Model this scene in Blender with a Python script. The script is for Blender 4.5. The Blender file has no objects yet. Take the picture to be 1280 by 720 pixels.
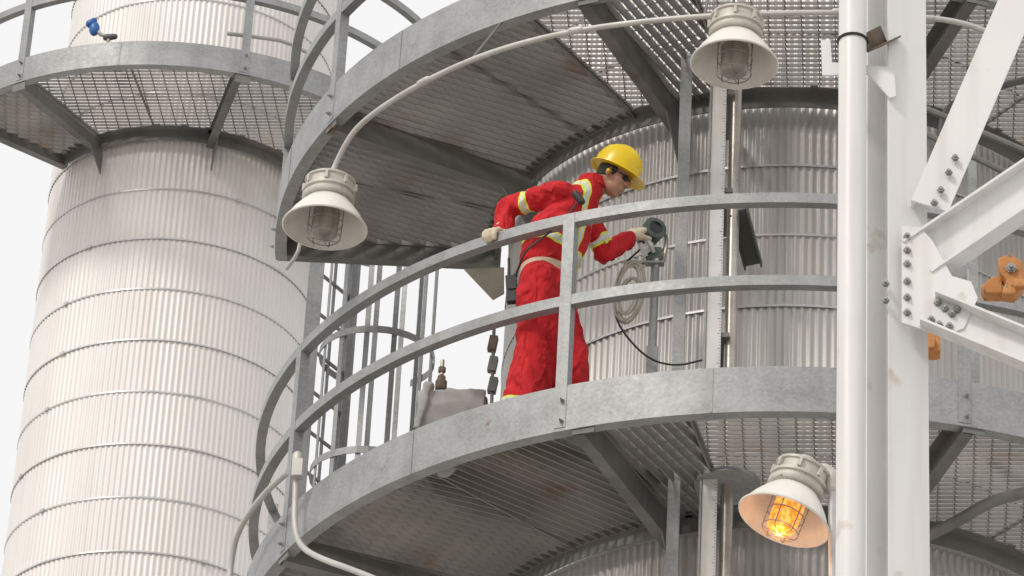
import bpy, bmesh, math, random
import numpy as np
from mathutils import Vector, Matrix, noise
random.seed(7)
C = bpy.context.scene.collection
V = Vector
rad = math.radians
# ------------------------------------------------------------------ camera model
FPX = 5150.0; T = rad(31.5); cT, sT = math.cos(T), math.sin(T)
CAM = V((0.57, -22.88, -11.364))
GZ = -13.0
def ray(px, py):
    t = (360-py)/FPX
    return V(((px-1100)/FPX, cT - sT*t, sT + cT*t))
def atY(px, py, Y):
    d = ray(px, py); return CAM + d*((Y-CAM.y)/d.y)
def atR(px, py, r, cx=0.0, cy=0.0):
    d = ray(px, py); ox, oy = CAM.x-cx, CAM.y-cy
    a = d.x*d.x+d.y*d.y; b = 2*(ox*d.x+oy*d.y); c = ox*ox+oy*oy-r*r
    q = max(b*b-4*a*c, 0)
    return CAM + d*((-b-math.sqrt(q))/(2*a))
def pos(phi, r, z, cx=0.0, cy=0.0):      # phi in degrees from the side nearest the viewer, positive to the left
    p = rad(phi); return V((cx-r*math.sin(p), cy-r*math.cos(p), z))
# ------------------------------------------------------------------ materials
def mat(name, c1, c2, scale=3, rough=.5, metal=0, bump=0, bscale=40, vs=1.0, rust=0, rustc=(.16,.06,.025), spangle=0, cells=60, streak=0, streakc=(.2,.18,.16)):
    m = bpy.data.materials.new(name); m.use_nodes = True
    nt = m.node_tree; N = nt.nodes; L = nt.links
    b = N['Principled BSDF']; b.inputs['Roughness'].default_value = rough; b.inputs['Metallic'].default_value = metal
    tc = N.new('ShaderNodeTexCoord'); mp = N.new('ShaderNodeMapping'); mp.inputs['Scale'].default_value = (1,1,vs)
    L.new(tc.outputs['Object'], mp.inputs['Vector'])
    def nz(s, det=6, vec=mp):
        n = N.new('ShaderNodeTexNoise'); n.inputs['Scale'].default_value = s; n.inputs['Detail'].default_value = det
        L.new(vec.outputs[0], n.inputs['Vector']); return n
    def ramp(src, a, bb, out='Fac'):
        r = N.new('ShaderNodeMapRange'); r.inputs['From Min'].default_value = a; r.inputs['From Max'].default_value = bb
        L.new(src, r.inputs['Value']); return r.outputs[0]
    def mix(fac, a, bb):
        x = N.new('ShaderNodeMix'); x.data_type = 'RGBA'
        if isinstance(fac, float): x.inputs[0].default_value = fac
        else: L.new(fac, x.inputs[0])
        for k, s in ((6, a), (7, bb)):
            if isinstance(s, tuple): x.inputs[k].default_value = (*s, 1)
            else: L.new(s, x.inputs[k])
        return x.outputs[2]
    n1 = nz(scale)
    col = mix(ramp(n1.outputs['Fac'], .3, .7), tuple(c1), tuple(c2))
    if spangle:
        vo = N.new('ShaderNodeTexVoronoi'); vo.inputs['Scale'].default_value = cells; L.new(tc.outputs['Object'], vo.inputs['Vector'])
        sp = N.new('ShaderNodeSeparateColor'); L.new(vo.outputs['Color'], sp.inputs[0])
        mm = N.new('ShaderNodeMath'); mm.operation = 'MULTIPLY'; mm.inputs[1].default_value = spangle; L.new(sp.outputs[0], mm.inputs[0])
        col = mix(mm.outputs[0], col, tuple(min(1, x*1.7) for x in c2))
    if streak:
        m2 = N.new('ShaderNodeMapping'); m2.inputs['Scale'].default_value = (7,7,.35); L.new(tc.outputs['Object'], m2.inputs['Vector'])
        n3 = nz(1.6, 5, m2)
        r3 = ramp(n3.outputs['Fac'], .5, .78)
        mm = N.new('ShaderNodeMath'); mm.operation = 'MULTIPLY'; mm.inputs[1].default_value = streak; L.new(r3, mm.inputs[0])
        col = mix(mm.outputs[0], col, tuple(streakc))
    if rust:
        n2 = nz(scale*2.3, 9)
        col = mix(ramp(n2.outputs['Fac'], .72-rust, .80-rust*.6), col, tuple(rustc))
    L.new(col, b.inputs['Base Color'])
    if bump:
        n4 = nz(bscale, 4); bp = N.new('ShaderNodeBump'); bp.inputs['Strength'].default_value = bump; bp.inputs['Distance'].default_value = .02
        L.new(n4.outputs['Fac'], bp.inputs['Height']); L.new(bp.outputs[0], b.inputs['Normal'])
    rr = N.new('ShaderNodeMapRange'); rr.inputs['To Min'].default_value = max(0, rough-.1); rr.inputs['To Max'].default_value = min(1, rough+.12)
    n5 = nz(scale*5, 3); L.new(n5.outputs['Fac'], rr.inputs['Value']); L.new(rr.outputs[0], b.inputs['Roughness'])
    return m
M = {}
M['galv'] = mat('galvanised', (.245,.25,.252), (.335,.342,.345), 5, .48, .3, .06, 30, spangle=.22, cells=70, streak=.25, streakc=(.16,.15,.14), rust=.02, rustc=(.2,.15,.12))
M['galvd'] = mat('galvanised_shaded_dirty', (.14,.14,.135), (.24,.235,.225), 2.5, .6, .2, .1, 30, rust=.08, rustc=(.17,.10,.06), streak=.3, streakc=(.09,.08,.07))  # same galvanised steel, darkened for underside shade, plus brownish dirt and rust
M['grate'] = mat('grating_steel', (.18,.17,.16), (.33,.315,.29), 1.1, .55, .2, rust=.10, rustc=(.22,.15,.10))  # underside shade put into a darker tone, with brown dirt and rust
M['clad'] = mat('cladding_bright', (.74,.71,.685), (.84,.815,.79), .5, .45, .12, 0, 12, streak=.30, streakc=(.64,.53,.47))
M['clad_shaded'] = mat('cladding_shaded', (.47,.455,.44), (.60,.585,.565), .6, .40, .3, 0, 12, streak=.35, streakc=(.33,.29,.25))  # same cladding as the left vessel, its shade put into a darker colour
M['strap'] = mat('strap_metal', (.5,.5,.5), (.66,.65,.64), 4, .35, .5)
M['white'] = mat('white_paint', (.70,.70,.695), (.78,.775,.765), 1.6, .38, 0, .03, 20, rust=.05, rustc=(.50,.40,.32), streak=.5, streakc=(.54,.50,.45))
M['cream'] = mat('cream_enamel', (.74,.72,.67), (.82,.80,.75), 7, .3, 0, .02, 20, rust=.05, rustc=(.45,.36,.26), streak=.3, streakc=(.5,.45,.38))
M['housing'] = mat('lamp_housing_paint', (.45,.43,.38), (.60,.58,.52), 9, .5, .1, .06, 50, rust=.06)
M['conduit'] = mat('conduit_metal', (.46,.45,.43), (.58,.57,.54), 5, .5, .25, rust=.05, rustc=(.28,.2,.14))
M['glass'] = mat('dusty_glass', (.24,.22,.19), (.40,.37,.32), 9, .12, 0)
M['black'] = mat('black_rubber', (.02,.02,.02), (.04,.04,.04), 8, .5, 0)
M['dkgrey'] = mat('dark_painted_steel', (.08,.083,.08), (.13,.13,.125), 4, .5, .2, rust=.05)
M['rusty'] = mat('rusted_steel', (.12,.085,.065), (.20,.155,.12), 8, .8, .1, .2, 60)
M['tan'] = mat('weathered_tan_plate', (.32,.28,.23), (.46,.41,.35), 6, .7, .1, .1, 60, rust=.05)
M['bolt'] = mat('zinc_bolt', (.26,.26,.26), (.40,.40,.40), 20, .4, .6)
M['orange'] = mat('orange_paint', (.42,.16,.04), (.58,.27,.09), 12, .65, 0, rust=.16, rustc=(.20,.09,.04))
M['stain'] = mat('stainless', (.40,.37,.33), (.58,.55,.51), 5, .3, .6, streak=.6, streakc=(.25,.16,.11))
M['scale'] = mat('scale_plate', (.62,.62,.60), (.74,.74,.72), 6, .5, 0, streak=.6, streakc=(.42,.31,.25))
M['tick'] = mat('tick_ink', (.30,.28,.27), (.42,.40,.38), 6, .6)
M['bluep'] = mat('blue_enamel', (.02,.10,.35), (.03,.16,.45), 8, .35)
M['tform'] = mat('grey_green_enamel', (.055,.08,.07), (.10,.13,.115), 12, .35, .1, rust=.03, rustc=(.3,.28,.24))
M['cable'] = mat('pale_cable', (.42,.40,.34), (.56,.53,.46), 10, .5)
M['blanket'] = mat('grey_blanket', (.29,.28,.275), (.40,.39,.38), 5, .9, 0, .15, 60)
M['skin'] = mat('skin', (.36,.18,.11), (.44,.23,.15), 12, .5, 0, .05, 60)
M['hair'] = mat('black_hair', (.012,.01,.009), (.03,.025,.02), 60, .6, 0, .4, 120)
M['helmet'] = mat('yellow_hard_hat', (.80,.56,.0), (.86,.62,.01), 5, .28)
M['glove'] = mat('beige_glove', (.55,.47,.33), (.68,.61,.47), 20, .9, 0, .3, 90)
M['belt'] = mat('tan_webbing', (.50,.38,.27), (.66,.54,.42), 20, .8)
M['boot'] = mat('brown_boot', (.07,.04,.025), (.12,.07,.04), 12, .6)
M['lens'] = mat('dark_lens', (.01,.01,.012), (.015,.015,.02), 5, .08)
M['ground'] = mat('concrete_ground', (.38,.36,.33), (.48,.46,.43), .3, .9, 0, .2, 8)
def coverall_mat():
    m = mat('red_coverall', (.47,.008,.014), (.60,.014,.020), 5, .88, 0, 0)
    nt = m.node_tree; N = nt.nodes; L = nt.links; b = N['Principled BSDF']
    old = b.inputs['Base Color'].links[0].from_socket
    at = N.new('ShaderNodeAttribute'); at.attribute_name = 'stripe'
    def gt(v):
        g = N.new('ShaderNodeMath'); g.operation = 'GREATER_THAN'; g.inputs[1].default_value = v; L.new(at.outputs['Fac'], g.inputs[0]); return g
    cur = old
    for v, c in ((0.0, (.68,.80,.10,1)), (0.013, (.66,.67,.62,1))):
        x = N.new('ShaderNodeMix'); x.data_type = 'RGBA'; L.new(gt(v).outputs[0], x.inputs[0]); L.new(cur, x.inputs[6]); x.inputs[7].default_value = c; cur = x.outputs[2]
    L.new(cur, b.inputs['Base Color'])
    tc = N['Texture Coordinate']; mp = N.new('ShaderNodeMapping'); mp.inputs['Scale'].default_value = (1.3,1.3,.55); mp.inputs['Rotation'].default_value = (0,.35,0); L.new(tc.outputs['Object'], mp.inputs['Vector'])
    n = N.new('ShaderNodeTexNoise'); n.inputs['Scale'].default_value = 10; n.inputs['Detail'].default_value = 1.5; n.inputs['Distortion'].default_value = .8
    L.new(mp.outputs[0], n.inputs['Vector'])
    s1 = N.new('ShaderNodeMath'); s1.operation = 'SUBTRACT'; s1.inputs[1].default_value = .5; L.new(n.outputs['Fac'], s1.inputs[0])
    s2 = N.new('ShaderNodeMath'); s2.operation = 'ABSOLUTE'; L.new(s1.outputs[0], s2.inputs[0])
    bp = N.new('ShaderNodeBump'); bp.invert = True; bp.inputs['Strength'].default_value = .75; bp.inputs['Distance'].default_value = .07; L.new(s2.outputs[0], bp.inputs['Height']); L.new(bp.outputs[0], b.inputs['Normal'])
    return m
M['red'] = coverall_mat()
def emis(name, col, s, col2=(1,.62,.22)):
    m = bpy.data.materials.new(name); m.use_nodes = True; nt = m.node_tree; b = nt.nodes['Principled BSDF']
    n = nt.nodes.new('ShaderNodeTexNoise'); n.inputs['Scale'].default_value = 9
    r = nt.nodes.new('ShaderNodeMapRange'); r.inputs['From Min'].default_value = .4; r.inputs['From Max'].default_value = .62; nt.links.new(n.outputs['Fac'], r.inputs['Value'])
    x = nt.nodes.new('ShaderNodeMix'); x.data_type = 'RGBA'; x.inputs[6].default_value = (*col,1); x.inputs[7].default_value = (*col2,1)
    nt.links.new(r.outputs[0], x.inputs[0]); nt.links.new(x.outputs[2], b.inputs['Emission Color']); b.inputs['Emission Strength'].default_value = s
    b.inputs['Base Color'].default_value = (*col,1); b.inputs['Roughness'].default_value = .15
    return m
M['glow'] = emis('amber_glow', (.75,.20,.02), 1.1, (1,.55,.12))
# ------------------------------------------------------------------ mesh builder
class MB:
    def __init__(s): s.v = []; s.f = []
    def add(s, vs, fs):
        o = len(s.v); s.v += [V(p) for p in vs]; s.f += [tuple(i+o for i in f) for f in fs]; return s
    def box(s, c, size, mtx=None):
        hx, hy, hz = size[0]/2, size[1]/2, size[2]/2; c = V(c); vs = []
        for x in (-hx,hx):
            for y in (-hy,hy):
                for z in (-hz,hz):
                    p = V((x,y,z)); vs.append(c + (mtx @ p if mtx else p))
        return s.add(vs, [(0,1,3,2),(4,6,7,5),(0,4,5,1),(2,3,7,6),(0,2,6,4),(1,5,7,3)])
    def prism(s, prof, p0, p1, side):
        p0, p1 = V(p0), V(p1); t = (p1-p0).normalized(); u = V(side); u = (u - t*u.dot(t)).normalized(); w = t.cross(u)
        n = len(prof); vs = [p0+u*a+w*b for a,b in prof]+[p1+u*a+w*b for a,b in prof]
        fs = [(i,(i+1)%n,n+(i+1)%n,n+i) for i in range(n)] + [tuple(reversed(range(n))), tuple(range(n,2*n))]
        return s.add(vs, fs)
    def arc(s, cx, cy, a0, a1, prof, n=80, full=False):
        m = len(prof); vs = []; cnt = n if full else n+1
        for i in range(cnt):
            a = a0+(a1-a0)*i/n
            for r, z in prof: vs.append(pos(a, r, z, cx, cy))
        fs = []
        for i in range(n):
            j = (i+1) % cnt
            for k in range(m):
                l = (k+1) % m; fs.append((i*m+k, i*m+l, j*m+l, j*m+k))
        if not full: fs += [tuple(range(m)), tuple(reversed([n*m+k for k in range(m)]))]
        return s.add(vs, fs)
    def tube(s, pts, r, seg=10, smooth=0, closed=False):
        pts = [V(p) for p in pts]
        for _ in range(smooth):
            q = [pts[0]]
            for a, b in zip(pts, pts[1:]): q += [a*.75+b*.25, a*.25+b*.75]
            q.append(pts[-1]); pts = q
        t = (pts[1]-pts[0]).normalized(); u = t.orthogonal().normalized(); vs = []; n = len(pts)
        for i, p in enumerate(pts):
            if i == 0: tt = pts[1]-pts[0]
            elif i == n-1: tt = pts[-1]-pts[-2]
            else: tt = pts[i+1]-pts[i-1]
            tt.normalize(); u = (u-tt*u.dot(tt)).normalized(); w = tt.cross(u)
            for k in range(seg):
                a = 2*math.pi*k/seg; vs.append(p+(u*math.cos(a)+w*math.sin(a))*r)
        fs = [(i*seg+k, i*seg+(k+1)%seg, (i+1)*seg+(k+1)%seg, (i+1)*seg+k) for i in range(n-1) for k in range(seg)]
        fs += [tuple(reversed(range(seg))), tuple((n-1)*seg+k for k in range(seg))]
        return s.add(vs, fs)
    def lathe(s, prof, mtx, seg=32, sx=1, sy=1):
        m = len(prof); vs = []
        for k in range(seg):
            a = 2*math.pi*k/seg
            for r, z in prof: vs.append(mtx @ V((r*math.cos(a)*sx, r*math.sin(a)*sy, z)))
        fs = []
        for k in range(seg):
            l = (k+1) % seg
            for i in range(m-1): fs.append((k*m+i, l*m+i, l*m+i+1, k*m+i+1))
        fs.append(tuple(k*m+m-1 for k in range(seg))); fs.append(tuple(reversed([k*m for k in range(seg)])))
        return s.add(vs, fs)
    def ell(s, c, r, mtx=None, seg=20, rings=12):
        prof = [(max(1e-4, math.sin(math.pi*i/rings)), -math.cos(math.pi*i/rings)) for i in range(rings+1)]
        mt = Matrix.Translation(V(c)) @ ((mtx.to_4x4()) if mtx else Matrix.Identity(4)) @ Matrix.Diagonal((r[0], r[1], r[2], 1))
        return s.lathe(prof, mt, seg)
    def cap(s, p0, r0, p1, r1, seg=14):
        p0, p1 = V(p0), V(p1); d = p1-p0; ln = d.length; q = d.to_track_quat('Z','Y').to_matrix().to_4x4(); q.translation = p0
        prof = [(max(1e-4, r0*math.sin(math.pi/2*i/5)), -r0*math.cos(math.pi/2*i/5)) for i in range(6)]
        prof += [(max(1e-4, r1*math.cos(math.pi/2*i/5)), ln+r1*math.sin(math.pi/2*i/5)) for i in range(6)]
        return s.lathe(prof, q, seg)
    def loft(s, secs, seg=24, pw=2.0):
        vs = []
        for c, u, w in secs:
            for k in range(seg):
                a = 2*math.pi*k/seg; ca, sa = math.cos(a), math.sin(a)
                ca = math.copysign(abs(ca)**(2/pw), ca); sa = math.copysign(abs(sa)**(2/pw), sa)
                vs.append(V(c)+V(u)*ca+V(w)*sa)
        n = len(secs)
        fs = [(i*seg+k, i*seg+(k+1)%seg, (i+1)*seg+(k+1)%seg, (i+1)*seg+k) for i in range(n-1) for k in range(seg)]
        fs += [tuple(reversed(range(seg))), tuple((n-1)*seg+k for k in range(seg))]
        return s.add(vs, fs)
    def build(s, name, m, parent=None, label=None, smooth=True, ang=38):
        if parent is not None: off = wl[parent.name]
        else:
            xs = [p.x for p in s.v]; ys = [p.y for p in s.v]; zs = [p.z for p in s.v]
            off = V(((min(xs)+max(xs))/2, (min(ys)+max(ys))/2, min(zs)))
        arr = np.array([tuple(p) for p in s.v]) - np.array(tuple(off))
        me = bpy.data.meshes.new(name); me.from_pydata(arr.tolist(), [], s.f)
        bm = bmesh.new(); bm.from_mesh(me); bmesh.ops.recalc_face_normals(bm, faces=bm.faces); bm.to_mesh(me); bm.free()
        if smooth:
            me.polygons.foreach_set('use_smooth', [True]*len(me.polygons)); me.set_sharp_from_angle(angle=rad(ang))
        me.materials.append(m)
        o = bpy.data.objects.new(name, me); C.objects.link(o)
        if parent is not None: o.parent = parent
        else: o.location = off
        wl[o.name] = V(off)
        if label: o['label'] = label
        return o
wl = {}
def tag(o, label, cat, group=None, kind=None):
    if label: o['label'] = label
    if cat: o['category'] = cat
    if group: o['group'] = group
    if kind: o['kind'] = kind
    return o
def empty(name, loc, label, cat, group=None):
    o = bpy.data.objects.new(name, None); C.objects.link(o); o.location = V(loc); o.empty_display_size = .1; wl[o.name] = V(loc)
    return tag(o, label, cat, group)
def remesh(mb, name, m, parent, voxel, it=4, fac=.5, post=None, ps=2):
    o = mb.build(name, m, parent)
    r = o.modifiers.new('r', 'REMESH'); r.mode = 'VOXEL'; r.voxel_size = voxel
    if it:
        sm = o.modifiers.new('s', 'SMOOTH'); sm.factor = fac; sm.iterations = it
    dg = bpy.context.evaluated_depsgraph_get(); me = bpy.data.meshes.new_from_object(o.evaluated_get(dg))
    o.modifiers.clear(); o.data = me
    if post:
        post(me, wl[o.name])
        bm = bmesh.new(); bm.from_mesh(me)
        for _ in range(ps): bmesh.ops.smooth_vert(bm, verts=bm.verts, factor=.5, use_axis_x=True, use_axis_y=True, use_axis_z=True)
        bm.to_mesh(me); bm.free()
    me.polygons.foreach_set('use_smooth', [True]*len(me.polygons))
    if not me.materials: me.materials.append(m)
    me.update(); return o
# ------------------------------------------------------------------ the worker
J = atY
fwd = V((.95,-.30,0)).normalized(); lat = V((-.30,-.95,0)).normalized(); UP = V((0,0,1))
PEL = J(682,352,-2.80); CH = J(697,294,-2.80); SH = J(718,257,-2.79); NK = J(739,231,-2.78)
RS = SH+lat*.155+V((-.03,0,.0)); LS = SH-lat*.17+V((.02,0,-.01))
RP = pos(29.6, 3.33, 1.235)
RW = RP+V((.035,.080,.055)); RE = J(634,261,-2.74)
LE = J(756,317,-2.54); LW = J(785,299,-2.40)
RH = PEL+lat*.085-UP*.04; LH = PEL-lat*.085-UP*.04
RA = V((-1.43,-2.80,.13)); LA = V((-1.195,-2.66,.13))
RK = (RH+RA)/2+V((.03,-.01,.02)); LK = (LH+LA)/2+V((.05,0,.02))
tr = atY(813,292,-2.28)
def rotx(a): return Matrix.Rotation(rad(a),3,'X')
def roty(a): return Matrix.Rotation(rad(a),3,'Y')
person = empty('person', (-1.3,-2.75,0), 'worker in red coverall and yellow hard hat, one hand on the railing, leaning forward', 'person')
HC = J(767,222,-2.76)
hf = V((.84,-.17,-.50)).normalized(); hl = UP.cross(hf).normalized(); hu = hf.cross(hl).normalized()
HM = Matrix((hf, hl, hu)).transposed(); H4 = HM.to_4x4(); H4.translation = HC
h = lambda x,y,z: H4 @ V((x,y,z))
def hand(mb, W, dx, dz, side, curl, sc=1.0, g=.0025):
    dx = V(dx).normalized(); dz = V(dz); dz = (dz-dx*dz.dot(dx)).normalized(); ty = dz.cross(dx)*side
    for k in range(4):
        kn = W+dx*(.092-.004*abs(k-1))*sc+ty*(.034-.0225*k)*sc
        mb.cap(W+ty*(.016-.01*k)*sc, .017*sc+g, kn, .0135*sc+g, 10)
        ln = (.076,.086,.080,.062)[k]*sc; p = kn; a = 0
        for s_, (fr, r) in enumerate(((.46,.0105),(.30,.0095),(.24,.0085))):
            a += rad(curl[s_]+ (k-1.5)*3); d = dx*math.cos(a)-dz*math.sin(a); e_ = p+d*ln*fr
            mb.cap(p, r*sc+g+.001, e_, r*sc+g, 10); p = e_
    b = W+dx*.028*sc+ty*.028*sc; d = (dx*.55+ty*.75-dz*.35).normalized(); e_ = b+d*.045*sc; mb.cap(b,.016*sc+g,e_,.012*sc+g,10)
    d = (dx*.75+ty*.2-dz*.6).normalized(); mb.cap(e_,.012*sc+g,e_+d*.038*sc,.0095*sc+g,10)
rdx = (RP+V((-.02,-.03,.02))-RW); rdx.normalize()
ldir = (tr+V((-.02,-.04,.050))-LW).normalized()
body = MB()
body.loft([(PEL-UP*.08,lat*.13,fwd*.10),(PEL,lat*.155,fwd*.11),(PEL*.5+CH*.5,lat*.13,fwd*.10),(CH,lat*.15,fwd*.115),(SH,lat*.14,fwd*.09),(NK-UP*.01,lat*.07,fwd*.07)])
for a,ra,b,rb in ((RS,.052,RE,.040),(RE,.040,RW,.030),(LS,.052,LE,.040),(LE,.040,LW,.030),(RH,.085,RK,.058),(RK,.058,RA,.042),(LH,.085,LK,.058),(LK,.058,LA,.042),(NK,.062,h(-.02,0,-.05),.058)): body.cap(a,ra,b,rb)
hand(body, RW, rdx, UP+V((0,-.2,0)), 1, (25,50,35), 1.0, 0)
hand(body, LW, ldir, V((0,-.55,.8)), -1, (15,35,25), 1.0, 0)
body.ell(h(-.008,0,.03),(.100,.078,.098),HM); body.ell(h(.03,0,-.055),(.062,.056,.062),HM); body.ell(h(.062,0,-.093),(.026,.026,.022),HM)
body.ell(h(.05,0,.0),(.052,.062,.07),HM)
body.cap(h(.090,0,.022),.010,h(.115,0,-.016),.014,10); body.ell(h(.104,.012,-.02),(.012,.010,.009),HM); body.ell(h(.104,-.012,-.02),(.012,.010,.009),HM)
body.ell(h(.090,0,-.048),(.018,.026,.008),HM); body.ell(h(.087,0,-.061),(.016,.022,.008),HM)
for s_ in (-1,1):
    body.ell(h(-.005,s_*.080,-.008),(.018,.010,.030),HM); body.cap(h(.086,s_*.012,.035),.011,h(.078,s_*.045,.034),.011,8); body.ell(h(.074,s_*.032,.012),(.016,.016,.012),HM)
remesh(body, 'body', M['skin'], person, .0065, 2, .5)
segs = {'torso':(PEL-UP*.1,NK,.2),'ru':(RS,RE,.075),'rl':(RE,RW,.055),'lu':(LS,LE,.08),'ll':(LE,LW,.06),'rt':(RH,RK,.11),'rc':(RK,RA,.1),'lt':(LH,LK,.11),'lc':(LK,LA,.1)}
cv = MB()
cv.loft([(PEL-UP*.16,lat*.16,fwd*.14),(PEL-UP*.03,lat*.185,fwd*.155),(PEL+UP*.05,lat*.172,fwd*.140),(PEL*.6+CH*.4+UP*.02,lat*.188,fwd*.165),(CH,lat*.195,fwd*.175),(SH-UP*.01,lat*.165,fwd*.125),(NK*.6+SH*.4,lat*.11,fwd*.095),(NK+UP*.01,lat*.074,fwd*.074)],28,2.2)
cv.cap(SH,.09,RS,.070); cv.cap(SH,.09,LS,.074); cv.cap(CH+UP*.05,.10,RS,.058)
EX = RW+(RE-RW).normalized()*.02; EL = LW+(LE-LW).normalized()*.01
for a,ra,b,rb in ((RS,.072,RE,.064),(RE,.064,EX,.054),(LS,.076,LE,.063),(LE,.063,EL,.053),(RH,.128,RK,.115),(RK,.115,RA,.126),(LH,.128,LK,.115),(LK,.115,LA,.124)): cv.cap(a,ra,b,rb,20)
cv.cap(PEL-UP*.05,.14,PEL-UP*.26,.115)
def near(p):
    best = None
    for k,(a,b,r) in segs.items():
        d = b-a; t = max(0,min(1,(p-a).dot(d)/d.length_squared)); q_ = (p-(a+d*t)).length-r
        if best is None or q_ < best[0]: best = (q_,k,t,d.length)
    return best
def fold(p): return (.5-abs(noise.noise(p)))*2
def dress(me, off):
    att = me.attributes.new('stripe','FLOAT','POINT'); vals = []; ws = []
    for v in me.vertices:
        p = v.co+off; _,k,t,ln = near(p); sv = -1
        if k == 'torso':
            sp = (p-PEL).dot((NK-PEL).normalized()); l_ = (p-SH).dot(lat)
            sv = max(sv, .028-abs(sp-.19))
            if sp > .19: sv = max(sv, .026-abs(abs(l_)-.085))
        elif k in ('ru','lu'): sv = max(sv, .029-abs(t-.60)*ln)
        elif k in ('rc','lc'): sv = max(sv, .028-abs(t-.965)*ln)
        vals.append(sv)
        if k in ('rt','lt','rc','lc'): w = fold(V((p.x*9+p.z*2.0, p.y*8, p.z*2.0)))*.026 + fold(V((p.x*6,p.y*6,p.z*10+p.x*8)))*.012-.020
        elif k == 'torso': w = fold(V((p.x*5+p.z*5,p.y*6,p.z*7-p.x*6)))*.024 + fold(p*11)*.009-.018
        else: w = fold(V((p.x*14,p.y*9,p.z*8)))*.020+fold(p*17)*.007-.014
        if k == 'torso' and abs((p-PEL).dot(UP)-.035) < .035: w = w*.2-.012
        ws.append(w)
    for v,w in zip(me.vertices, ws): v.co += v.normal*w
    att.data.foreach_set('value', vals)
remesh(cv, 'coverall', M['red'], person, .009, 5, .5, dress)
MB().loft([(NK-UP*.03,lat*.090,fwd*.090),(NK+UP*.035,lat*.078,fwd*.078),(NK+UP*.036,lat*.066,fwd*.066),(NK-UP*.0,lat*.072,fwd*.072)],24).build('collar', M['red'], person)
bc = PEL+UP*.035
bl = MB(); ring=[]; n=40
for zz,k in ((-.026,1.0),(.026,1.0),(.026,.97),(-.026,.97)): ring.append([(bc+UP*zz+lat*.175*k*math.cos(2*math.pi*i/n)+fwd*.144*k*math.sin(2*math.pi*i/n)) for i in range(n)])
vs = [p for r_ in ring for p in r_]; bl.add(vs, [(j*n+i, j*n+(i+1)%n, ((j+1)%4)*n+(i+1)%n, ((j+1)%4)*n+i) for j in range(4) for i in range(n)]); bl.build('belt', M['belt'], person)
gl = MB(); hand(gl, RW, rdx, UP+V((0,-.2,0)), 1, (25,50,35), 1.15, .0045); gl.cap(RW-rdx*.01,.040,RW+(RE-RW).normalized()*.045,.052)
remesh(gl, 'glove', M['glove'], person, .0045, 2, .5)
gl = MB(); hand(gl, LW, ldir, V((0,-.55,.8)), -1, (15,35,25), 1.15, .0045); gl.cap(LW-ldir*.01,.038,LW+(LE-LW).normalized()*.035,.050)
remesh(gl, 'glove', M['glove'], person, .0045, 2, .5)
for A in (RA,LA):
    b = MB(); b.cap(A+V((0,0,.03)),.062,A+V((0,0,-.06)),.055); d = V((.9,-.25,0)).normalized() if A is RA else V((.97,.1,0)).normalized()
    b.cap(V((A.x,A.y,.05)),.045,V((A.x,A.y,.045))+d*.17,.040); b.ell(V((A.x,A.y,.05))+d*.17,(.06,.045,.045))
    remesh(b, 'boot', M['boot'], person, .009, 3)
hr = MB(); hr.ell(h(-.020,0,.030),(.097,.083,.092),HM); hr.ell(h(-.055,0,-.030),(.050,.066,.050),HM)
for s_ in (-1,1): hr.ell(h(.012,s_*.066,.02),(.022,.016,.036),HM)
remesh(hr, 'hair', M['hair'], person, .006, 3)
HT = H4 @ Matrix.Translation((-.014,0,.040)) @ Matrix.Rotation(rad(-3),4,'Y')
prof = [(1.0,0),(1.0,.012),(.99,.04),(.95,.08),(.83,.118),(.60,.146),(.30,.160),(.001,.164)]
ho = MB().lathe([(r*.120,z_) for r,z_ in prof], HT, 48, 1.20, 1.0).build('hard_hat', M['helmet'], person, ang=60)
br = MB(); nn = 48; o_=[]
for k in range(nn):
    a = 2*math.pi*k/nn; c,s_ = math.cos(a), math.sin(a); ext = .014+.040*max(0,c)**2
    for rr,zz in ((.117,.004),(.120+ext,-.004-.010*max(0,c)),(.120+ext,-.009-.010*max(0,c)),(.114,-.002)):
        o_.append(HT @ V((rr*c*1.20, rr*s_, zz)))
br.add(o_, [(k*4+j, k*4+(j+1)%4, ((k+1)%nn)*4+(j+1)%4, ((k+1)%nn)*4+j) for k in range(nn) for j in range(4)])
br.build('brim', M['helmet'], ho, ang=50)
for yy,hh in ((0,.170),(-.035,.160),(.035,.160)):
    MB().tube([HT @ V((.138*math.cos(a)*.98, yy, hh*max(0,math.sin(a))**.8)) for a in [math.pi*(.08+.84*i/16) for i in range(17)]], .008, 8).build('crown_ridge', M['helmet'], ho)
gs = MB()
for s_ in (-1,1):
    gs.ell(h(.088,s_*.034,.010),(.010,.030,.020),HM @ Matrix.Rotation(s_*.35,3,'Z')); gs.tube([h(.085,s_*.060,.016),h(.03,s_*.084,.014),h(-.01,s_*.086,.008)], .0035, 6)
gs.tube([h(.102,-.012,.014),h(.106,0,.014),h(.102,.012,.014)], .004, 6)
gs.build('sunglasses', M['lens'], person)
MB().ell(h(-.002,-.094,-.010),(.012,.010,.012),HM).build('ear_plug', M['helmet'], person)
mc = MB(); mc.cap(J(720,243,-3.0),.024,J(727,252,-3.0),.021); mc.build('collar_microphone', M['black'], person)
rpz = J(640,362,-2.88)
rd = empty('two_way_radio', rpz-V((0,0,.1)), 'black two way radio hanging at the back of the belt of the worker', 'radio')
rr_ = MB(); rr_.box(rpz, (.065,.045,.17), roty(-6)); rr_.box(rpz+V((.0,-.025,.02)), (.045,.01,.06), roty(-6)); rr_.build('case', M['black'], rd, smooth=False)
MB().tube([rpz+V((-.02,0,.08)), rpz+V((-.028,0,.21))], .008, 8).build('antenna', M['black'], rd)
MB().lathe([(.012,0),(.012,.02),(.005,.022)], Matrix.Translation(rpz+V((.015,0,.085))), 10).build('knob', M['black'], rd)
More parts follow.
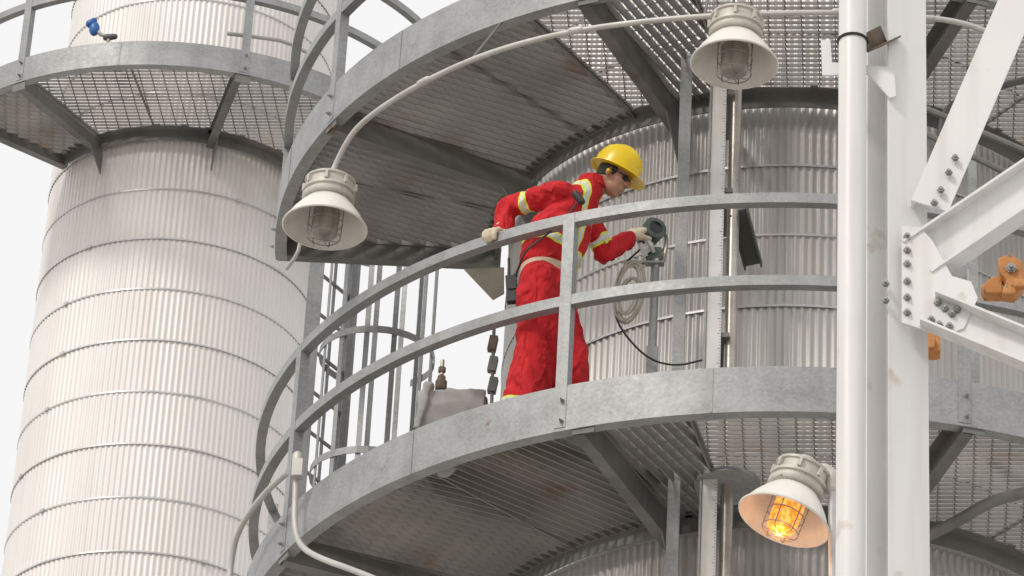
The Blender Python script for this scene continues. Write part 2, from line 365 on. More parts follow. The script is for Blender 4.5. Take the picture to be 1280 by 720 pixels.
MB().tube([rpz+V((.02,-.02,.08)), J(655,315,-3.03), J(675,300,-3.05), J(705,276,-3.04), J(721,254,-3.01)], .006, 6, 2).build('microphone_cord', M['black'], rd)
Lp = lambda w, t: [(0,0),(w,0),(w,t),(t,t),(t,w),(0,w)]
def Cp(h, w, t): return [(-h/2,0),(h/2,0),(h/2,w),(h/2-t,w),(h/2-t,t),(-h/2+t,t),(-h/2+t,w),(-h/2,w)]
def Hp(h, w, t): return [(-h/2,-w/2),(-h/2+t,-w/2),(-h/2+t,-t/2),(h/2-t,-t/2),(h/2-t,-w/2),(h/2,-w/2),(h/2,w/2),(h/2-t,w/2),(h/2-t,t/2),(-h/2+t,t/2),(-h/2+t,w/2),(-h/2,w/2)]
def bolt(p, n, parent, r=.012, m=None):
    n = V(n).normalized(); q = n.to_track_quat('Z','Y').to_matrix().to_4x4(); q.translation = V(p)
    b = MB().lathe([(r*1.5,0),(r*1.5,.004),(r*1.1,.004),(r*1.1,.016),(r*.6,.016),(r*.55,.028)], q, 6)
    return b.build('bolt', m or M['bolt'], parent, smooth=False)
# blanket wrapped valve
vb = atY(562,514,-2.42)
ve = empty('wrapped_valve', (vb.x,vb.y,0), 'grey blanket wrapped valve on the platform left of the worker', 'valve')
mb = MB(); mb.box((vb.x+.02,vb.y,.24), (.38,.26,.34)); mb.box((vb.x+.09,vb.y-.01,.36),(.22,.22,.14), roty(6)); mb.box((vb.x-.14,vb.y-.05,.30),(.05,.22,.32), roty(10)); mb.box((vb.x+.20,vb.y-.02,.33),(.05,.16,.16), roty(-28)); mb.cap((vb.x,vb.y,0.02),.09,(vb.x,vb.y,.3),.1)
def wob(me, off):
    for v in me.vertices:
        p = v.co+off; v.co += v.normal*(fold(V((p.x*4+p.z*3,p.y*5,p.z*5)))*.020+fold(V((p.x*9+p.z*6,p.y*5,p.z*5)))*.010-.018)
remesh(mb, 'insulation_blanket', M['blanket'], ve, .010, 1, .4, wob, 1)
s = atY(551,486,-2.42)
MB().tube([(s.x,s.y,.36),(s.x,s.y,s.z+.19)], .012, 10).build('stem', M['stain'], ve)
MB().lathe([(.030,0),(.034,.01),(.034,.06),(.024,.07),(.024,.09),(.016,.10)], Matrix.Translation((s.x,s.y,s.z-.01)), 8).build('gland_nut', M['rusty'], ve, smooth=False)
MB().lathe([(.022,0),(.022,.03),(.014,.035)], Matrix.Translation((s.x,s.y,s.z+.11)), 6).build('stem_nut', M['rusty'], ve, smooth=False)
# ------------------------------------------------------------------ setting
g = MB().add([(-400,-400,GZ),(400,-400,GZ),(400,400,GZ),(-400,400,GZ)], [(0,1,2,3)]).build('ground', M['ground'], smooth=False)
tag(g, 'flat grey concrete ground far below the vessels', 'ground', kind='structure')
# ------------------------------------------------------------------ clad vessels
def vessel(cx, cy, R, z0, z1, n, m, label, bandz, amp, bh):
    root = empty('process_vessel', (cx,cy,z0), label, 'vessel')
    prof = np.array([0,.85,1,.85,0,0]); levels = [z0]+list(bandz)+[z1]; per = n*6
    k = np.arange(per); VS = []; FS = []; base = 0
    for j in range(len(levels)-1):
        za, zb = levels[j], levels[j+1]+.02
        rr = R + (.003 if j % 2 else 0); a = 2*math.pi*(k/6+random.random()*.2)/n
        for z, dr in ((za,.002),(zb,-.001)):
            r = rr+dr+amp*prof[k%6]-amp
            VS.append(np.stack([r*np.cos(a), r*np.sin(a), np.full(per, z-z0)],1))
        k2 = (k+1)%per; FS.append(np.stack([base+k, base+k2, base+per+k2, base+per+k],1)); base += 2*per
    VS = np.concatenate(VS); FS = np.concatenate(FS)
    me = bpy.data.meshes.new('corrugated_cladding'); me.from_pydata(VS.tolist(), [], FS.tolist()); me.materials.append(m)
    me.polygons.foreach_set('use_smooth', [True]*len(me.polygons)); me.set_sharp_from_angle(angle=rad(50)); me.update()
    o = bpy.data.objects.new('corrugated_cladding', me); C.objects.link(o); o.parent = root
    MB().lathe([(R*.98,z1-.05),(R*.98,z1),(R*.85,z1+R*.25),(R*.5,z1+R*.42),(.05,z1+R*.5)], Matrix.Translation((cx,cy,0)), 48).build('domed_head', m, root)
    for z in bandz:
        b = MB().arc(cx, cy, 0, 360, [(R+.004,z-bh),(R+.008,z-bh),(R+.008,z+bh),(R+.004,z+bh)], 90, True)
        a = random.uniform(-60, 60); b.box(pos(a, R+.013, z, cx, cy), (.045,.015,.025), Matrix.Rotation(-rad(a), 3, 'Z'))
        b.build('strap_band', M['strap'], root)
    return root
bz1 = [-12.6+.5*i for i in range(41)]
main = vessel(0, 0, 1.85, GZ, 8.2, 235, M['clad_shaded'], 'shade-toned grey corrugated clad vessel behind the worker in red, inside the curved platforms', bz1, .011, .008)
LX, LY, LR, LZ = -5.6, 7.96, 1.19, 8.4
bz2 = [-12.7+.5*i for i in range(51)]
left = vessel(LX, LY, LR, GZ, 13.0, 152, M['clad'], 'pale corrugated clad vessel with thin strap rings on the far left', bz2, .0085, .007)
# ------------------------------------------------------------------ platforms
def grating(root, cx, cy, z, r0, r1, a0, a1, ang, pitch, depth, rod, m, th=.0045):
    mb = MB(); d = V((math.cos(rad(ang)), math.sin(rad(ang)),0)); n = V((-d.y, d.x, 0))
    S = np.arange(-r1-.02, r1+.04, .008)
    def run(d, n, pitch, w, h, ztop):
        k = int(r1/pitch)+1; hn = n*(w/2)
        for i in range(-k, k+1):
            t = i*pitch; x = d.x*S+n.x*t; y = d.y*S+n.y*t; r = np.hypot(x,y); an = np.degrees(np.arctan2(-x,-y))
            ins = ((r>r0)&(r<r1)&(an>a0)&(an<a1)).astype(int); ed = np.diff(np.concatenate([[0],ins,[0]]))
            st = np.where(ed==1)[0]; en = np.where(ed==-1)[0]-1
            for u,v in zip(st,en):
                s0, s1 = S[u], S[v]
                if s1-s0 < .016: continue
                A = V((cx,cy,0))+d*float(s0)+n*t; B = V((cx,cy,0))+d*float(s1)+n*t; vs = []
                for P in (A,B):
                    for sg in (-1,1):
                        for zz in (ztop-h, ztop): vs.append((P.x+hn.x*sg, P.y+hn.y*sg, zz))
                mb.add(vs, [(0,1,3,2),(4,6,7,5),(0,4,5,1),(2,3,7,6),(0,2,6,4),(1,5,7,3)])
    run(d, n, pitch, th, depth, z)
    run(n, -d, rod, .007, .007, z+.001)
    for a in (a0,a1):      # banding bars closing the cut edges
        mb.prism([(0,-.003),(0,.003),(-depth-.003,.003),(-depth-.003,-.003)], pos(a, r0, z-.001, cx, cy), pos(a, r1, z-.001, cx, cy), (0,0,1))
    mb.arc(cx, cy, a0, a1, [(r0,z-.002),(r0,z-depth),(r0+.005,z-depth),(r0+.005,z-.002)], 16)
    for _ in range(int((a1-a0)/4)):
        a = random.uniform(a0+1, a1-1); r = random.choice((r0+.06, r1-.08, r1-.1)); mb.box(pos(a, r, z-depth-.006, cx, cy), (.05,.035,.008), Matrix.Rotation(-rad(a),3,'Z'))
    return mb.build('grating_panel', m, root, smooth=False)
def platform(name, label, cx, cy, z, R, r0, p0, p1, beams, panels, posts, rail0, rail1, hi=1.235, mid=.69, low=-.185, bh=.19, splices=(), od=.021, op=.050):
    root = empty(name, (cx,cy,z), label, 'platform')
    band = MB().arc(cx, cy, p0, p1, [(R,z+.1),(R,z+low),(R-.075,z+low),(R-.075,z+low+.008),(R-.008,z+low+.008),(R-.008,z+.1)], 140).build('edge_band', M['galv'], root, ang=30)
    for a in splices:
        MB().arc(cx, cy, a-.07, a+.07, [(R+.001,z+.098),(R+.001,z+low+.004),(R+.003,z+low+.004),(R+.003,z+.098)], 2).build('weld_seam', M['galv'], band, smooth=False)
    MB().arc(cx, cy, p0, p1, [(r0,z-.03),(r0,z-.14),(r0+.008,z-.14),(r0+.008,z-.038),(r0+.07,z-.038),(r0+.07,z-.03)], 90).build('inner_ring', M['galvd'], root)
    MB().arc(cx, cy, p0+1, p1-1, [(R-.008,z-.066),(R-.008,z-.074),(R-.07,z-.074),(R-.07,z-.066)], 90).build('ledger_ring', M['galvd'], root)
    for bi, a in enumerate(beams):
        last = bi == len(beams)-1; bh_ = bh*(.8 if last else 1)
        pa, pb = pos(a, r0-.03, z-.03-bh_/2, cx, cy), pos(a, R-.012, z-.03-bh_/2, cx, cy)
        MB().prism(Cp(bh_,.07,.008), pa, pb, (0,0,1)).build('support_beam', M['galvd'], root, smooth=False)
        if last: continue
        rd = (pb-pa).normalized(); sd = V((-rd.y, rd.x, 0)); q0 = pos(a, r0-.04, z-.035-bh, cx, cy)
        kb = MB(); l = .26*R/3.35
        vs = [q0-sd*.005, q0+rd*l-sd*.005, q0-V((0,0,l*1.15))-sd*.005, q0+sd*.005, q0+rd*l+sd*.005, q0-V((0,0,l*1.15))+sd*.005]
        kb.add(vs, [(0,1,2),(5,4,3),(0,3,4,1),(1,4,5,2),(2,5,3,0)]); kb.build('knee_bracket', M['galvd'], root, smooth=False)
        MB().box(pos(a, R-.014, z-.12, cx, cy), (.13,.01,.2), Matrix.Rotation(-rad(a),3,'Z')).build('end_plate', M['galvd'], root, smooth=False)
    for (a0, a1, kind, ang) in panels:
        if kind == 'o': grating(root, cx, cy, z, r0+.01, R-.012, a0+.08, a1-.08, ang, op, od, .1, M['grate'])
        else: grating(root, cx, cy, z, r0+.01, R-.012, a0+.08, a1-.08, ang, .062, .060, .1, M['grate'], .009)
    w = .065
    for hh, nm in ((hi,'top_rail'),(mid,'middle_rail')):
        MB().arc(cx, cy, rail0, rail1, [(R+.002,z+hh),(R+.002,z+hh-w),(R-.058,z+hh-w),(R-.058,z+hh-w+.007),(R-.006,z+hh-w+.007),(R-.006,z+hh)], 130).build(nm, M['galv'], root, ang=30)
    for a in posts:
        pa, pb = pos(a, R+.004, z+low+.02, cx, cy), pos(a, R+.004, z+hi-.005, cx, cy); tan = pos(a+90, 1, 0)
        b = MB().prism([(-.035,0),(.035,0),(.035,-.008),(-.027,-.008),(-.027,-.06),(-.035,-.06)], pa, pb, tan)
        po = b.build('rail_post', M['galv'], root, smooth=False)
        for dz in (.06, .19): bolt(pos(a-.2, R+.012, z+low+dz, cx, cy), pos(a,1,0), po, .009)
    return root
low_pl = platform('curved_platform', 'lower curved galvanised platform the worker stands on, with grating floor and railing', 0, 0, 0, 3.35, 1.93, -80, 93,
    [-57,-19,18.5,60,92], [(76,92,'c',28),(60,76,'c',28),(39,60,'c',28),(18.5,39,'c',42),(9,18.5,'c',65),(-19,9,'o',0),(-38,-19,'o',0),(-57,-38,'o',0),(-79,-57,'o',0)], [-57,-18,20.9,60,96], -80, 100, splices=(38,6,-33,74))
up_pl = platform('curved_platform', 'upper curved galvanised platform overhead, seen from below above the worker', 0, 0, 2.91, 3.35, 1.93, -80, 86,
    [-57,-20,20,57,85], [(71,85,'c',28),(57,71,'c',28),(40,57,'c',28),(29,40,'c',32),(20,29,'o',0),(10,20,'c',65),(-20,10,'o',0),(-38,-20,'o',0),(-57,-38,'o',0),(-79,-57,'o',0)], [-57,-20,57,85], -80, 87, splices=(44,70))
lf_pl = platform('curved_platform', 'curved platform around the pale vessel at top left, with blue transmitter above', LX, LY, LZ, 2.4, LR+.06, -110, 48,
    [-65,-20,27,47.4], [(27,48,'c',10),(4,27,'o',0),(-20,4,'o',0),(-65,-20,'o',0),(-110,-65,'c',60)], [-95,-62,-20,27,47], -110, 48, low=-.14, bh=.13, splices=(5,), od=.023, op=.048)
# ------------------------------------------------------------------ caged ladder
OX = -.15
lad = empty('caged_ladder', (-2.72+OX, .75, -3.4), 'galvanised caged ladder rising at the left end of the lower platform', 'ladder')
sx = [(-3.04+OX,.50),(-2.85+OX,.86)]
for (x,y) in sx: MB().box((x,y,.2), (.10,.02,7.2), Matrix.Rotation(rad(15),3,'Z')).build('stile', M['galv'], lad, smooth=False)
z = -3.2
while z < 3.7:
    MB().tube([(sx[0][0],sx[0][1],z),(sx[1][0],sx[1][1],z)], .013, 8).build('rung', M['galv'], lad); z += .3
hc = V((-2.60+OX,.55,0))
for z in (-2.5,-1.4,-.35,.55,1.55,2.45,3.4):
    m_ = MB(); pr = [(.375,z-.025),(.381,z-.025),(.381,z+.025),(.375,z+.025)]
    m_.arc(hc.x, hc.y, -150, 160, pr, 28); m_.build('cage_hoop', M['galv'], lad, smooth=False)
for a in range(-150,160,28):
    p = (hc.x+.368*math.cos(rad(a)), hc.y+.368*math.sin(rad(a)))
    MB().box((p[0],p[1],.4), (.035,.006,6.2), Matrix.Rotation(rad(a+90),3,'Z')).build('cage_bar', M['galv'], lad, smooth=False)
# ------------------------------------------------------------------ lamps
def lamp(loc, tilt, label, lit=False):
    root = empty('floodlight', loc, label, 'lamp', 'caged floodlights on the platform pipes')
    q = Matrix.Translation(V(loc)) @ tilt.to_4x4(); R = .245
    outer = [(.120,.185),(.135,.165),(.165,.13),(.205,.075),(.235,.02),(R,0)]
    inner = [(R-.004,-.002),(.228,.018),(.198,.07),(.158,.124),(.128,.158),(.112,.172)]
    MB().lathe(outer+inner, q, 56).build('shade', M['cream'], root, ang=60)
    rim = MB(); n=56
    rim.tube([q @ V((R*math.cos(2*math.pi*i/n), R*math.sin(2*math.pi*i/n), 0)) for i in range(n+1)], .007, 6); rim.build('rim', M['cream'], root)
    MB().lathe([(.10,.165),(.150,.18),(.155,.19),(.155,.205),(.142,.21),(.142,.225),(.155,.23),(.155,.245),(.142,.25),(.14,.30),(.150,.305),(.150,.318),(.12,.33),(.10,.345),(.06,.35),(.055,.38),(.03,.385)], q, 36).build('housing', M['housing'], root, ang=40)
    for k in range(8):
        a = 2*math.pi*k/8; MB().box(q @ V((.148*math.cos(a), .148*math.sin(a), .275)), (.03,.016,.05), (q.to_3x3() @ Matrix.Rotation(a,3,'Z'))).build('housing_lug', M['housing'], root, smooth=False)
    jar = [(.05,.17),(.078,.15)]
    for i in range(7): jar += [(.080,.13-.024*i),(.074,.118-.024*i)]
    jar += [(.078,-.045),(.066,-.062),(.03,-.068),(.002,-.069)]
    MB().lathe([(.052,.17),(.092,.155),(.092,.115),(.082,.11)], q, 28).build('globe_collar', M['housing'], root)
    MB().lathe(jar, q, 28).build('globe', M['glow'] if lit else M['glass'], root, ang=75)
    gd = MB()
    for k in range(6):
        a = 2*math.pi*k/6+.3; c, s_ = math.cos(a), math.sin(a)
        gd.tube([q @ V((r*c, r*s_, zz)) for r, zz in ((.1,.16),(.099,.0),(.097,-.07),(.085,-.088),(.0,-.092))], .0036, 6, 1)
    for zz, r in ((.03,.101),(-.066,.098)):
        gd.tube([q @ V((r*math.cos(2*math.pi*i/24), r*math.sin(2*math.pi*i/24), zz)) for i in range(25)], .0036, 6)
    gd.build('wire_guard', M['bolt'], root)
    return root, q
l1 = atR(406,284,3.62); l2 = atR(918,80,3.66); l3 = atY(980,650,-4.0)
L1,q1 = lamp(l1, roty(2), 'unlit caged floodlight with cream shade hanging left of the upper platform edge')
L2,q2 = lamp(l2, roty(1), 'unlit caged floodlight with cream shade hanging at top centre above the worker')
L3,q3 = lamp(l3, rotx(-2) @ roty(18), 'lit floodlight glowing orange beneath the lower platform, tilted beside the white pipe', True)
pl = bpy.data.lights.new('lamp_bulb', 'POINT'); pl.energy = 2.4; pl.color = (1,.38,.09); pl.shadow_soft_size = .03
po = bpy.data.objects.new('lamp_bulb', pl); C.objects.link(po); po.parent = L3; po.location = (q3 @ V((.0,-.01,-.115))) - l3
# conduits
top1 = q1 @ V((0,0,.36))
pts = [top1, top1+V((.02,0,.08))] + [atR(x,y,3.60) for x,y in ((432,180),(447,158),(480,132),(530,102),(590,74),(650,54),(720,38),(800,27),(880,20),(960,17),(1050,15),(1140,20),(1200,27),(1240,42))]
cd = empty('electrical_conduit', pts[0], 'long thin conduit curving under the upper platform edge between two hanging lamps', 'conduit')
MB().tube(pts, .017, 10, 2).build('conduit_pipe', M['conduit'], cd)
for i in (5,8,12):
    p = pts[i]; d = (pts[i+1]-pts[i-1]).normalized(); MB().cap(p-d*.03,.022,p+d*.03,.022).build('coupling', M['conduit'], cd)
for i in (6,10,13):
    p = pts[i]; top = V((p.x*.925,p.y*.925,2.74)); MB().tube([p, top], .009, 6).build('hanger', M['galvd'], cd)
tag(MB().tube([atR(376,300,3.5), atR(372,318,3.5), atR(358,336,3.5)], .012, 8, 1).build('cable_tail', M['conduit']), 'short bent pipe stub below the left hanging lamp', 'pipe')
c2 = [atR(x,y,3.44) for x,y in ((371,578),(369,620),(368,660),(376,684),(400,698),(440,712),(480,728))]
e = empty('electrical_conduit', c2[0], 'pale conduit dropping over the lower platform band at bottom left, then bending right', 'conduit')
MB().tube(c2, .018, 10, 2).build('conduit_pipe', M['conduit'], e)
MB().box(atR(372,586,3.45), (.06,.06,.11)).build('junction_fitting', M['conduit'], e)
MB().cap(atR(372,576,3.45),.03,atR(372,570,3.45),.03).build('fitting_cap', M['conduit'], e)
c3 = [atR(x,y,3.50) for x,y in ((360,590),(335,612),(312,640),(296,668),(289,700),(286,735))]
tag(MB().tube(c3, .018, 10, 2).build('electrical_conduit', M['conduit']), 'pale conduit curving down outside the railing at the bottom left corner', 'conduit')
pj = atY(1040,600,-4.0)
e = empty('lamp_pole', atY(1040,760,-4.0), 'thin pale pole holding the lit orange lamp beside the thick white pipe', 'pole')
MB().tube([atY(1041,800,-4.0), atY(1040,650,-4.0), pj], .021, 10).build('pole', M['conduit'], e)
MB().tube([q3 @ V((.04,0,.33)), q3 @ V((.13,0,.36)), pj+V((-.02,0,.02))], .036, 10,1).build('arm', M['housing'], e)
MB().cap(pj-V((0,0,.05)),.034,pj+V((0,0,.03)),.034).build('cap', M['housing'], e)
# ------------------------------------------------------------------ level gauge
ge = empty('level_gauge', (-.35,-2.3,-4), 'tall white ruled level gauge with steel tube standing in front of the grey vessel', 'gauge')
MB().tube([(-.30,-2.28,-4),(-.30,-2.28,3.6)], .038, 14).build('gauge_tube', M['stain'], ge)
sp_ = MB().box((-.395,-2.36,-.2), (.085,.006,7.4)).build('scale_plate', M['scale'], ge, smooth=False)
MB().box((-.447,-2.35,-.2), (.012,.05,7.4)).build('plate_edge', M['galv'], ge, smooth=False)
tk = MB(); z=-3.8; i=0; vs=[]
while z < 3.4:
    w = .020 if i%5==0 else .010
    tk.box((-.354-w/2,-2.3645,z), (w,.002,.0025)); z += .02; i += 1
tk.build('tick_marks', M['tick'], ge, smooth=False)
for z in (-3,-1.5,.9,1.9,2.6): MB().box((-.34,-2.1,z), (.07,.5,.03)).build('standoff_bracket', M['galvd'], ge, smooth=False)
MB().lathe([(.19,-.065),(.19,-.04),(.05,-.04)], Matrix.Translation((-.30,-2.28,0)), 32).build('deck_collar', M['galv'], ge)
gp = MB().prism(Cp(.07,.05,.006), (-.60,-2.33,-4), (-.60,-2.33,2.9), (1,0,0)).build('vertical_channel', M['galv'], smooth=False); tag(gp, 'narrow galvanised channel standing upright just left of the white ruled gauge', 'channel')
db = MB().prism(Cp(.11,.06,.01), atY(924,262,-2.30), atY(942,330,-1.98), (1,0,0)).build('dark_bracket', M['dkgrey'], smooth=False); tag(db, 'dark slanting steel channel right of the white ruled gauge, under the top rail', 'bracket')
# ------------------------------------------------------------------ instrument stand and transmitter
st = empty('instrument_stand', (tr.x+.03,-2.30,0), 'short galvanised post with crossbar holding the dark transmitter', 'stand')
MB().box((tr.x+.035,-2.30,.42), (.065,.05,.84)).build('post', M['galv'], st, smooth=False)
MB().box((tr.x+.035,-2.30,.005), (.16,.16,.012)).build('base_plate', M['galv'], st, smooth=False)
MB().tube([V((tr.x+.035,-2.30,.83)), V((tr.x+.035,-2.30,tr.z-.2))], .025, 12).build('mounting_pipe', M['galv'], st)
MB().box(V((tr.x-.02,-2.33,tr.z-.24)), (.22,.05,.012)).build('crossbar', M['galv'], st, smooth=False)
te = empty('pressure_transmitter', tr-V((0,0,.22)), 'dark green round transmitter head gripped by the glove of the worker', 'transmitter')
ax = V((.45,-.88,.0)).normalized(); q = ax.to_track_quat('Z','Y').to_matrix().to_4x4(); q.translation = tr
MB().lathe([(.055,-.08),(.064,-.075),(.066,-.048),(.057,-.043),(.060,-.02),(.068,0),(.060,.02),(.057,.043),(.070,.048),(.070,.075),(.060,.08)], q, 28).build('housing', M['tform'], te)
MB().lathe([(.040,.081),(.040,.084),(.02,.085)], q, 24).build('display_window', M['lens'], te)
MB().cap(tr-V((0,0,.05)),.026,tr-V((0,0,.10)),.026).build('neck', M['stain'], te)
MB().box(tr-V((-.02,0,.16)), (.10,.08,.085)).build('sensor_block', M['tform'], te, smooth=False)
MB().lathe([(.05,-.02),(.05,0),(.035,0),(.035,.03),(.05,.03),(.05,.05)], Matrix.Translation(tr+V((-.03,-.05,-.14))) @ Matrix.Rotation(rad(60),4,'Y'), 6).build('hex_fitting', M['scale'], te, smooth=False)
for dx in (-.03,.045): MB().cap(tr+V((dx,-.04,-.21)),.014,tr+V((dx,-.04,-.25)),.012).build('manifold_valve', M['scale'], te)
MB().tube([tr+V((.05,.0,0)), tr+V((.09,0,.0)), tr+V((.10,0,-.06)), tr+V((.08,0,-.2))], .012, 8, 1).build('cable_gland', M['stain'], te)
co = MB(); cc = atY(786,366,-2.38)
for k in range(7):
    ra, rb = .050+.006*k, .12+.015*k; off = V((random.uniform(-.015,.015), random.uniform(-.02,.02), random.uniform(-.03,.02)))
    co.tube([cc+off+V((ra*math.sin(a*math.pi/12)+.12*rb*math.cos(a*math.pi/12), ra*.3*math.sin(a*math.pi/12+k), rb*math.cos(a*math.pi/12))) for a in range(25)], .0065, 6)
co.tube([cc+V((-.06,0,.02)), cc+V((-.04,0,.17)), cc+V((.05,0,.19)), atY(806,322,-2.34)], .0065, 6, 2)
tag(co.build('cable_coil', M['cable']), 'loose coil of pale cable hanging under the dark transmitter', 'cable')
hs = [atY(x,y,-2.37) for x,y in ((800,312),(778,332),(766,365),(769,398),(785,424),(812,450),(845,458),(878,450))]
tag(MB().tube(hs, .0065, 8, 2).build('black_hose', M['black']), 'thin black hose sagging from the transmitter toward the gauge', 'hose')
# ------------------------------------------------------------------ small brackets at the vessel edge
nz_ = empty('pipe_bracket', atY(616,495,-1.0), 'small brown bracket plates on a thin pipe at the left edge of the grey vessel', 'bracket')
MB().tube([atY(614,520,-.9), atY(618,395,-.9)], .011, 8).build('pipe', M['galvd'], nz_)
for y_,m_ in ((482,'dkgrey'),(456,'galvd'),(430,'rusty')): MB().box(atY(616,y_,-.9), (.05,.05,.10), roty(8)).build('plate', M[m_], nz_, smooth=False)
P = [atY(x,y,-.35) for x,y in ((580,336),(630,334),(630,366),(616,374))]
tag(MB().add([p for p in P]+[p+V((0,.015,0)) for p in P], [(0,1,2,3),(7,6,5,4)]+[(i,(i+1)%4,4+(i+1)%4,4+i) for i in range(4)]).build('gusset', M['tan'], smooth=False), 'tan tapered gusset plate under the upper platform beam, left of the worker', 'gusset')
# ------------------------------------------------------------------ white foreground steel
YC = -7.2
col = empty('steel_column', (.645,YC,GZ), 'tall white painted steel column with bolted gusset plate on the right', 'column')
MB().prism(Hp(.205,.20,.012), (.645,YC,GZ), (.645,YC,7.5), V((.5,-.866,0))).build('column_shaft', M['white'], col, smooth=False)
wp = MB().tube([(.445,-7.42,GZ),(.445,-7.42,7.5)], .064, 28).build('white_pipe', M['white']); tag(wp, 'straight white vertical pipe just left of the steel column', 'pipe')
YG = YC-.16
def g3(x,y,Y=YG): return atY(x,y,Y)
def plate(pts, th, name, m, parent):
    n = len(pts); vs = [V(p) for p in pts]+[V(p)+V((0,th,0)) for p in pts]
    return MB().add(vs, [tuple(range(n)), tuple(reversed(range(n,2*n)))]+[(i,(i+1)%n,n+(i+1)%n,n+i) for i in range(n)]).build(name, m, parent, smooth=False)
plate([g3(1127,282),g3(1150,284),g3(1165,300),g3(1190,345),g3(1214,352),g3(1222,372),g3(1205,410),g3(1180,420),g3(1127,403)], .012, 'gusset_plate', M['white'], col)
for x,y in ((1134,296),(1134,313),(1134,330),(1134,352),(1134,372),(1134,391),(1107,355),(1107,376),(1164,400),(1172,379),(1181,386),(1190,393),(1196,388),(1187,408),(1174,406)):
    bolt(g3(x,y,YG-.001 if x > 1120 else YC-.165), (0,-1,0), col, .0125)
plate([g3(1026,50),g3(1028,94),g3(1085,92),g3(1112,122),g3(1120,120),g3(1118,84),g3(1040,78),g3(1038,50)], .012, 'pipe_bracket', M['white'], col)
MB().prism(Lp(.085,.008), g3(1084,66,-7.40), g3(1108,54,-7.28), (0,0,1)).build('angle_clip', M['rusty'], col, smooth=False)
ub = MB().tube([V((.445+.068*math.cos(a), -7.42+.068*math.sin(a), g3(1065,52,-7.42).z)) for a in [math.pi*(-1.2+1.4*i/14) for i in range(15)]], .007, 6)
ub.build('pipe_clamp', M['black'], col)
def brace(a, b, prof, side, label, holes=()):
    o = MB().prism(prof, a, b, side); r = empty('diagonal_brace', a, label, 'brace'); o.build('brace_shaft', M['white'], r, smooth=False)
    for p in holes: bolt(p, (0,-1,0), r, .0125)
    return r
brace(g3(1139,250,YC-.14), g3(1281,-77,YC-.14), Lp(.175,.012), (1,0,-.45), 'white angle brace rising steeply from the column to the top right corner', [g3(x,y,YC-.158) for x,y in ((1168,254),(1176,238),(1186,216),(1194,198))])
brace(g3(1146,330,YC-.10), g3(1330,205,YC-.10), Hp(.21,.14,.012), (.55,0,.8), 'white beam brace sloping up to the right edge, between the two angle braces')
brace(g3(1160,392,YC-.14), g3(1330,462,YC-.14), Cp(.17,.08,.012), (-.3,0,1), 'white lower brace sloping down to the right below the gusset plate')
brace(g3(1196,345,YC+.02), g3(1196,395,YC+.02), Cp(.11,.06,.01), (1,0,0), 'short white upright stub beside the gusset plate')
oc = empty('beam_clamp', atY(1255,368,-5.2), 'larger orange beam clamp at the right edge', 'clamp')
def oplate(pts, Y, name, th=.09):
    P = [atY(x,y,Y) for x,y in pts]; n=len(P); vs = P+[p+V((0,th,0)) for p in P]
    o = MB().add(vs, [tuple(range(n)), tuple(reversed(range(n,2*n)))]+[(i,(i+1)%n,n+(i+1)%n,n+i) for i in range(n)]).build(name, M['orange'], oc, smooth=False)
    b = o.modifiers.new('b','BEVEL'); b.width = .008; b.segments = 2
oplate([(1226,358),(1238,347),(1252,342),(1254,366),(1230,366)], -5.2, 'jaw')
oplate([(1247,322),(1262,317),(1278,326),(1280,356),(1268,368),(1252,366),(1258,350),(1250,340)], -5.25, 'body')
oplate([(1268,348),(1300,348),(1300,358),(1268,358)], -5.28, 'screw_arm', .04)
bolt(atY(1264,335,-5.26), (0,-1,0), oc, .02)
oc = empty('beam_clamp', atY(1164,440,-5.2), 'small orange clamp tucked under the gusset plate', 'clamp')
oplate([(1154,418),(1162,414),(1175,418),(1176,438),(1166,440),(1156,438)], -5.2, 'body')
oplate([(1160,422),(1170,422),(1168,434),(1160,434)], -5.225, 'jaw', .03)
tag(MB().tube([atY(1175,205,-2.4),atY(1176,150,-2.4),atY(1190,128,-2.4),atY(1235,112,-2.4),atY(1300,95,-2.4)], .022, 8, 2).build('dark_pipe', M['dkgrey']), 'dark bent pipe on the grey vessel at upper right', 'pipe')
for i,(y0,y1,lb) in enumerate(((150,165,'upper grey rail sloping behind the white braces at right'),(182,205,'lower grey rail sloping behind the white braces at right'),)):
    tag(MB().tube([atY(1158,y0-14,-2.9),atY(1310,y1+36,-2.9)], .02, 8).build('sloping_rail', M['galvd']), lb, 'rail')
tag(MB().box(atY(1217,330,-2.6), (.05,.05,2.2)).build('upright_strut', M['galv'], smooth=False), 'galvanised upright strut behind the white braces at right', 'strut')
pp = [atY(1155,672,-2.2),atY(1200,650,-2.4),atY(1240,625,-2.6),atY(1300,612,-2.7)]
tag(MB().tube(pp, .035, 10, 2).build('curved_pipe', M['galvd']), 'grey curved pipe under the lower platform at bottom right', 'pipe')
bt = atR(118,36,2.30,LX,LY)
be = empty('blue_transmitter', bt, 'small blue transmitter with short pipe on the railing of the top left platform', 'transmitter')
MB().ell(bt,(.045,.04,.07)).build('housing', M['bluep'], be)
MB().cap(bt+V((-.04,0,.05)),.038,bt+V((-.01,0,.085)),.026).build('cap', M['bluep'], be)
MB().tube([bt,bt+V((.06,0,-.06)),bt+V((.13,0,-.09)),bt+V((.13,0,-.25))], .018, 8).build('pipe_nipple', M['stain'], be)
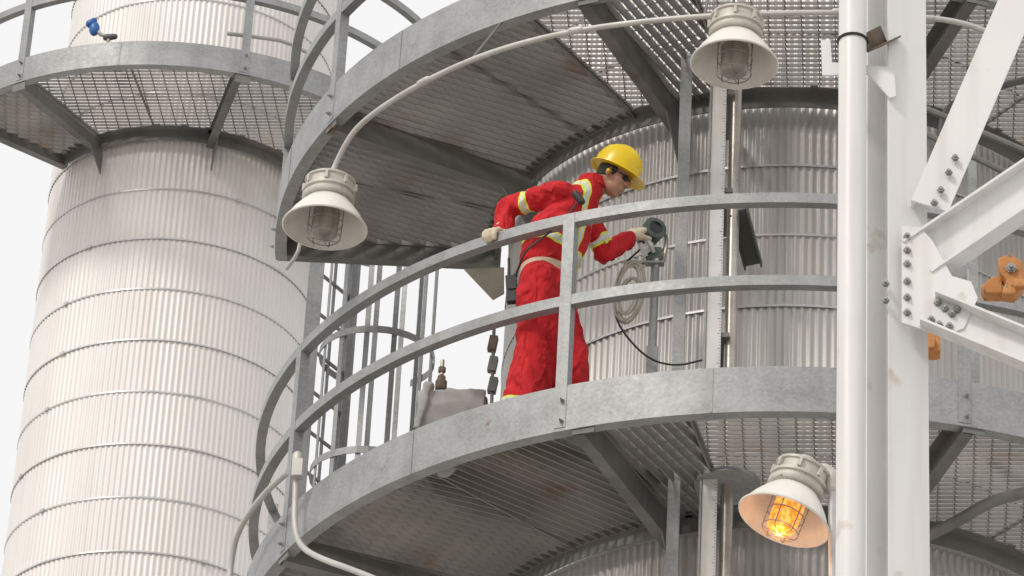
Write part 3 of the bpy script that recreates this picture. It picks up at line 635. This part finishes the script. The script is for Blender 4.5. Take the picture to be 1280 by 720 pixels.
MB().cap(bt+V((.11,0,-.09)),.03,bt+V((.18,0,-.08)),.025).build('fitting', M['dkgrey'], be)
tag(MB().tube([atR(284,42,2.2,LX,LY),atR(320,46,2.2,LX,LY),atR(360,52,2.2,LX,LY),atR(395,72,2.2,LX,LY)], .018, 8,1).build('thin_pipe', M['conduit']), 'thin pale pipe crossing above the top left platform band', 'pipe')
# ------------------------------------------------------------------ light
sc = bpy.context.scene
w = bpy.data.worlds.new('World'); sc.world = w; w.use_nodes = True; nt = w.node_tree
bg = nt.nodes['Background']; sky = nt.nodes.new('ShaderNodeTexSky'); sky.sky_type = 'NISHITA'; sky.sun_disc = False
SE, SA = rad(42), rad(-145)
sky.sun_elevation = SE; sky.sun_rotation = SA; sky.dust_density = 4
sc1 = nt.nodes.new('ShaderNodeVectorMath'); sc1.operation = 'SCALE'; sc1.inputs['Scale'].default_value = .09; nt.links.new(sky.outputs[0], sc1.inputs[0])
mx = nt.nodes.new('ShaderNodeMix'); mx.data_type = 'RGBA'; mx.inputs[0].default_value = .9; nt.links.new(sc1.outputs[0], mx.inputs[6]); mx.inputs[7].default_value = (1.03,1.015,1.01,1)
nt.links.new(mx.outputs[2], bg.inputs['Color']); bg.inputs['Strength'].default_value = 1.0
sl = bpy.data.lights.new('sun','SUN'); sl.energy = 1.5; sl.angle = rad(10); sl.color = (1,.94,.86)
so = bpy.data.objects.new('sun', sl); C.objects.link(so)
sd = V((math.sin(SA)*math.cos(SE), math.cos(SA)*math.cos(SE), math.sin(SE)))   # towards the sun
so.rotation_euler = sd.to_track_quat('Z','Y').to_euler(); so.location = (0,0,30)
sc.view_settings.view_transform = 'Standard'; sc.view_settings.look = 'None'; sc.view_settings.exposure = 0
cam = bpy.data.cameras.new('camera'); co_ = bpy.data.objects.new('camera', cam); C.objects.link(co_); sc.camera = co_
co_.location = CAM; co_.rotation_euler = (rad(90)+T,0,0); cam.sensor_width = 36; cam.sensor_fit = 'HORIZONTAL'; cam.lens = FPX/1280*36; cam.shift_x = -460/1280; cam.clip_start = .5; cam.clip_end = 2000
